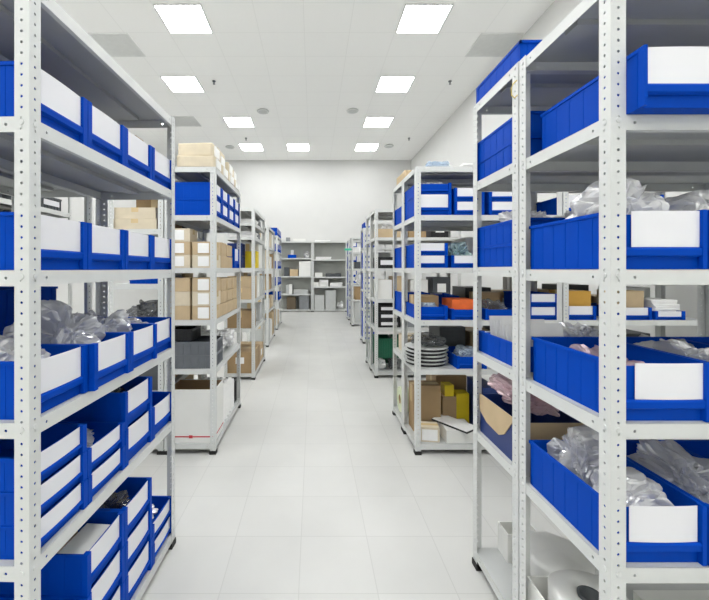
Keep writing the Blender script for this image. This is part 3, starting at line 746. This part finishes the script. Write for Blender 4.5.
# rack beside the reel rack seen through the front right rack
bin_(R2R, 2, .125, .095, 'blue bin with ochre box, leftmost on third shelf, rack beside reel rack')
carton(R2R, 2, .125, .125, .17, .18, .19, 'ochre box in blue bin seen through the front right rack', M_OCHRE, dz=.004)
bin_(R2R, 2, .50, .085, 'blue bin with kraft box, second on third shelf, rack beside reel rack')
carton(R2R, 2, .50, .15, .17, .2, .19, 'kraft box in blue bin seen above front right third shelf', M_KRAFT, dz=.004)
bin_(R2R, 2, .725, .06, 'shallow bin under white papers, third on third shelf, rack beside reel rack')
sheets(R2R, 2, .725, .17, .17, .26, .13, 'white papers in shallow bin on rack beside reel rack', dz=.004, n=9)
for i in range(3):
    carton(R2R, 3, .15+.26*i, .18, .2, .28, [.2,.16,.22][i], f'{["left","middle","right"][i]} kraft box on fourth shelf, rack beside reel rack', M_KRAFT)
    bin_(R2R, 4, .12+.23*i, HT, f'{["left","middle","right"][i]} blue bin on fifth shelf, rack beside reel rack')
    bag(R2R, 1, .16+.3*i, .18, .25, .28, .22, f'{["left","middle","right"][i]} milky bag on second shelf, rack beside reel rack', M_MILKY, 101+i, sub=4)
    carton(R2R, 0, .17+.31*i, .18, .27, .28, [.3,.22,.34][i], f'{["left","middle","right"][i]} white box on bottom shelf, rack beside reel rack', M_WHITEB)
# tops of the reel rack
bag(R2, 5, .17, .16, .24, .26, .07, 'white folded bag lying on top of reel rack near the aisle', film('pale_blue_film', (214,226,238), .2, .2, 26), 105, .002)
sheets(R2, 5, .44, .16, .22, .26, .03, 'white flat papers on top of the reel rack', seed=8)
crate(R2, 5, .64, .17, .16, .24, .055, 'low blue tray on top of the reel rack', M_BLUE)
parcel(R2B, 5, .12, .16, .2, .28, .075, 'crumpled brown parcel on top of rack behind the reels', seed=70, note=False, m=M_KRAFT)
# back to back rack behind the reels
def r2b(lv, lx, h, lab, dz=0): return bin_(R2B, lv, lx, h, lab, dz=dz, ly=.346, rz=PI)
r2b(4, .115, HT, 'tall blue bin by the aisle, fifth shelf, rack behind the reels')
r2b(4, .34, HT, 'tall blue bin second from aisle, fifth shelf, rack behind the reels')
r2b(3, .115, HT+.03, 'tall blue bin by the aisle, fourth shelf, rack behind the reels')
r2b(2, .115, HT+.02, 'tall blue bin by the aisle, third shelf, rack behind the reels')
r2b(2, .34, HT, 'tall blue bin second from aisle, third shelf, rack behind the reels')
bag(R2B, 4, .12, .17, .17, .26, .18, 'milky bag in aisle bin, fifth shelf, rack behind the reels', M_MILKY, 111)
carton(R2B, 1, .14, .17, .2, .28, .13, 'pale box on second shelf, rack behind the reels', M_KRAFT2)
t = thing('tape_roll', 'pale green roll standing on bottom shelf, rack behind the reels', 'roll', R2B.at(0, .11, .24))
Mx = Matrix.Translation((-.085, -.03, .105)) @ Matrix.Rotation(R90, 4, 'Y')
b = MB(); b.lathe([(.04,0),(.1,0),(.1,.07),(.04,.07),(.04,0)], 32, (0,0,0), Mx); link('winding', b.mesh('winding', M_PALEGREEN, 0), t)
b = MB(); b.lathe([(.034,.002),(.0395,.002),(.0395,.068),(.034,.068),(.034,.002)], 24, (0,0,0), Mx); link('core_tube', b.mesh('core', M_KRAFT3, 0), t)
carton(R2B, 0, .40, .2, .24, .26, .34, 'large brown carton on bottom shelf, rack behind the reels', M_KRAFT3)

# ---- third right rack
carton(R3, 4, .17, .17, .26, .28, .1, 'kraft tray on fifth shelf, rack with green crates', M_KRAFT, open_=True, name='cardboard_tray')
bag(R3, 4, .17, .17, .2, .22, .2, 'white bag in the kraft tray, rack with green crates', M_MILKY, 121, .006)
crate(R3, 3, .17, .17, .28, .28, .13, 'black box with white card on fourth shelf, rack with green crates', M_BLACK, note=1)
carton(R3, 2, .12, .17, .16, .28, .22, 'white box by the aisle on third shelf, rack with green crates', M_WHITEB)
carton(R3, 2, .29, .17, .14, .28, .26, 'kraft box beside the white box on third shelf, rack with green crates', M_KRAFT)
for k in range(3):
    crate(R3, 1, .17, .17, .26, .28, .085, f'{["lowest","middle","top"][k]} black labelled tray on second shelf, rack with green crates', M_BLACK, dz=k*.087, note=1)
for k in range(2):
    crate(R3, 0, .12+.2*k, .17, .19, .3, .22, f'{["aisle side","inner"][k]} dark green crate on bottom shelf, third right rack', M_GREEN, dz=.156)
for k in range(3):
    bag(R3, 0, .10+.13*k, .15, .13, .24, .15, f'grey bag {["nearest the aisle","in the middle","farthest in"][k]} under the green crates', M_SMOKE if k % 2 else M_MILKY, 122+k, .001, 4)
for lv, mm, nm in ((4, M_WHITEB, 'white'), (3, M_LGREY, 'light grey'), (2, M_WHITEB, 'white'), (1, M_GREEN, 'dark green')):
    carton(R3B, lv, .15, .18, .22, .28, .2, f'{nm} box on {SH[lv]} shelf, behind the rack with green crates', mm, tape=False)
crate(R3B, 0, .15, .18, .22, .3, .3, 'tall dark green crate on bottom shelf, behind the rack with green crates', M_GREEN)
# ---- fourth right rack packed with low labelled bins
for lv in range(6):
    n = [5, 3, 3, 3, 3, 1][lv]
    for k in range(n):
        bin_(R4, lv, .12, .09, f'small blue bin {["lowest","second","third","fourth","fifth"][k]} in {["bottom","second","third","fourth","fifth","top"][lv]} shelf stack, fourth right rack', dz=k*.0908)
# ---- fifth right rack
carton(R5, 0, .2, .18, .26, .3, .45, 'grey box standing on bottom shelf, fifth right rack', M_LGREY, tape=False)
carton(R5, 1, .2, .18, .26, .3, .29, 'brown box on second shelf, fifth right rack', M_KRAFT3)
bag(R5, 2, .2, .17, .28, .3, .3, 'white bag on third shelf, fifth right rack', M_MILKY, 131, .002, 4)
carton(R5, 3, .2, .18, .26, .3, .15, 'dark box on fourth shelf, fifth right rack', M_DGREY)
sheets(R5, 4, .2, .18, .28, .28, .12, 'white papers on fifth shelf, fifth right rack', seed=12)
t = thing('sign_plate', 'small teal sign plate sticking into the aisle from fifth right rack', 'sign', (.85-.07, 8.10, 1.66))
b = MB(); b.box(-.09, .06, -.004, 0, -.005, .04); link('plate', b.mesh('plate', M_TEAL, .001), t)
b = MB(); b.box(.05, .075, -.006, .002, .0, .03); link('bracket', b.mesh('bracket', M_STEEL, .001), t)
# ---- sixth right rack: stacks of blue bins, one side to the aisle
for lv in range(5):
    for k in range(2):
        bin_(R6, lv, .112, [.2,.14,.15,.15,.14][lv], f'{["lower","upper"][k]} far blue bin on {SH[lv]} shelf, farthest right rack', dz=k*([.2,.14,.15,.15,.14][lv]+.001))

# ---- shelving along the back wall
carton(B1, 4, .62, .17, .36, .28, .08, 'flat white box on top of left back shelving bay', M_WHITEB)
carton(B1, 4, .28, .17, .12, .2, .12, 'small grey box on top of left back shelving bay', M_GREY)
carton(B1, 3, .40, .17, .24, .25, .1, 'low blue box on fourth shelf, left back bay', M_BLUE, tape=False)
carton(B1, 3, .40, .17, .08, .1, .14, 'white carton on the low blue box, left back bay', M_WHITEB, dz=.101, tape=False)
bag(B1, 3, .84, .17, .22, .25, .26, 'white bag on fourth shelf, left back bay', M_MILKY, 141, .002, 4)
carton(B1, 2, .46, .17, .24, .25, .2, 'kraft box on third shelf, left back bay', M_KRAFT)
carton(B1, 2, .78, .17, .34, .3, .44, 'large white box on third shelf, left back bay', M_WHITEB, tape=False)
carton(B1, 2, .24, .17, .14, .25, .26, 'dark box on third shelf, left back bay', M_DGREY)
carton(B1, 1, .36, .17, .08, .28, .28, 'upright white binder box on second shelf, left back bay', M_WHITEB, tape=False)
carton(B1, 1, .27, .17, .08, .28, .26, 'grey binder box on second shelf, left back bay', M_LGREY, tape=False)
sheets(B1, 1, .66, .17, .42, .28, .12, 'grey stacked trays on second shelf, left back bay', M_LGREY, n=4, seed=15)
carton(B1, 0, .38, .17, .26, .3, .36, 'dark brown box on bottom shelf, left back bay', mat('dark_brown_board', (96,84,66), .8))
carton(B1, 0, .76, .17, .28, .3, .4, 'grey box on bottom shelf, left back bay', M_GREY, tape=False)
sheets(B2, 4, .3, .17, .45, .28, .04, 'flat white sheets on top of right back shelving bay', n=3)
sheets(B2, 3, .32, .17, .45, .28, .08, 'white papers on fourth shelf, right back bay', seed=17)
sheets(B2, 2, .62, .17, .45, .28, .1, 'dark flat trays on third shelf, right back bay', M_DGREY, n=4, seed=18)
carton(B2, 2, .18, .17, .22, .25, .12, 'white box on third shelf, right back bay', M_WHITEB)
for k in range(2):
    carton(B2, 1, .33, .17, .26, .26, .1, f'{["lower","upper"][k]} white carton in the pair on second shelf, right back bay', M_WHITEB, dz=k*.102, note=(.6,.3,.6))
carton(B2, 1, .1, .17, .16, .26, .13, 'white carton by the middle post on second shelf, right back bay', M_WHITEB)
sheets(B2, 1, .7, .17, .36, .28, .12, 'white papers on second shelf, right back bay', seed=19)
carton(B2, 0, .2, .17, .28, .3, .42, 'light grey box by the middle post, bottom of right back bay', M_LGREY, tape=False)
carton(B2, 0, .53, .17, .3, .3, .56, 'tall light grey box at the bottom of right back bay', M_LGREY, tape=False)
bag(B2, 0, .83, .16, .24, .26, .28, 'white bag at the bottom of right back bay', M_MILKY, 151, .002, 4)


# ---- goods deeper in the rows, seen in the gaps between the near shelves
R2BR = Rack('rack back to back behind the rack beside the reels, seen through front right rack', 1.684, 2.846, .985, .352)
DEEP = [M_DGREY, M_LGREY, M_KRAFT3, M_GREY, M_BLACK, M_WHITEB, M_KRAFT]
def fill(rack, lv, xs, hs, where, rz=0, c0=0):
    cn = {id(M_DGREY): 'dark grey', id(M_LGREY): 'light grey', id(M_KRAFT3): 'brown', id(M_GREY): 'grey', id(M_BLACK): 'black', id(M_WHITEB): 'white', id(M_KRAFT): 'kraft'}
    od = ['first', 'second', 'third', 'fourth', 'fifth']
    for i, (x, h) in enumerate(zip(xs, hs)):
        mm = DEEP[(c0+i*2) % len(DEEP)]
        carton(rack, lv, x, .18, .2, .27, h, f'{cn[id(mm)]} box {od[i]} from the aisle, {where}', mm, rz=rz, tape=mm in (M_KRAFT, M_KRAFT3), note=(.5,.3,.7) if i % 2 else None)
for lv in (1, 2, 3, 4):
    nm = SH[lv]
    fill(R2BR, lv, (.13, .37, .61, .85), [(.2,.14,.23,.17), (.18,.22,.13,.2), (.22,.17,.2,.12), (.16,.2,.12,.18)][lv-1], f'{nm} shelf behind the rack beside reels', c0=lv)
fill(R2B, 3, (.36, .60, .84), (.2,.24,.18), 'fourth shelf, rack behind the reels', c0=3)
fill(R2B, 2, (.60, .84), (.2,.17), 'third shelf beyond the bins, rack behind the reels', c0=4)
fill(R2B, 4, (.58, .82), (.14,.19), 'fifth shelf beyond the bins, rack behind the reels', c0=1)
fill(R2B, 1, (.40, .64, .86), (.22,.18,.24), 'second shelf, rack behind the reels', c0=0)
fill(R3, 4, (.50, .76), (.16,.2), 'fifth shelf beyond the tray, third right rack', c0=2)
fill(R3, 3, (.50, .76), (.2,.16), 'fourth shelf beyond the black box, third right rack', c0=0)
fill(R3, 2, (.52, .78), (.22,.25), 'third shelf beyond the kraft box, third right rack', c0=5)
fill(R3, 1, (.48, .74), (.2,.24), 'second shelf beyond the trays, third right rack', c0=3)
fill(L2B, 1, (.14, .40, .66), (.26,.2,.28), 'second shelf, back-to-back left rack', c0=0)
fill(L2B, 3, (.38, .66), (.22,.26), 'fourth shelf, back-to-back left rack', c0=4)
fill(L2B, 4, (.38, .66), (.28,.22), 'fifth shelf, back-to-back left rack', c0=2)
fill(L2B, 0, (.16, .42, .68), (.28,.24,.3), 'bottom shelf, back-to-back left rack', c0=2)
fill(LB, 4, (.14, .40, .66), (.16,.24,.2), 'fifth shelf, rack behind front left rack', c0=0)
fill(LB, 1, (.14, .40, .66), (.22,.26,.2), 'second shelf, rack behind front left rack', c0=4)
# ------------------------------------------------------------------ world, camera, view
w = bpy.data.worlds.new('World'); SC.world = w; w.use_nodes = True
w.node_tree.nodes['Background'].inputs['Color'].default_value = (1,1,1,1); w.node_tree.nodes['Background'].inputs['Strength'].default_value = .3
cam = bpy.data.cameras.new('camera'); co = bpy.data.objects.new('camera', cam); COL.objects.link(co)
cam.sensor_width = 36; cam.sensor_fit = 'HORIZONTAL'; cam.lens = 370/709*36
cam.shift_x = (354.5-313)/709; cam.shift_y = -(300-269)/709
cam.clip_start = .02; cam.clip_end = 60
co.location = (0,0,1.25); co.rotation_euler = (R90,0,0)
SC.camera = co
SC.view_settings.view_transform = 'Standard'; SC.view_settings.look = 'None'; SC.view_settings.gamma = 1
SC.view_settings.use_curve_mapping = False
SC.view_settings.exposure = 0.0
SC.cycles.max_bounces = 12; SC.cycles.diffuse_bounces = 8; SC.cycles.transparent_max_bounces = 24
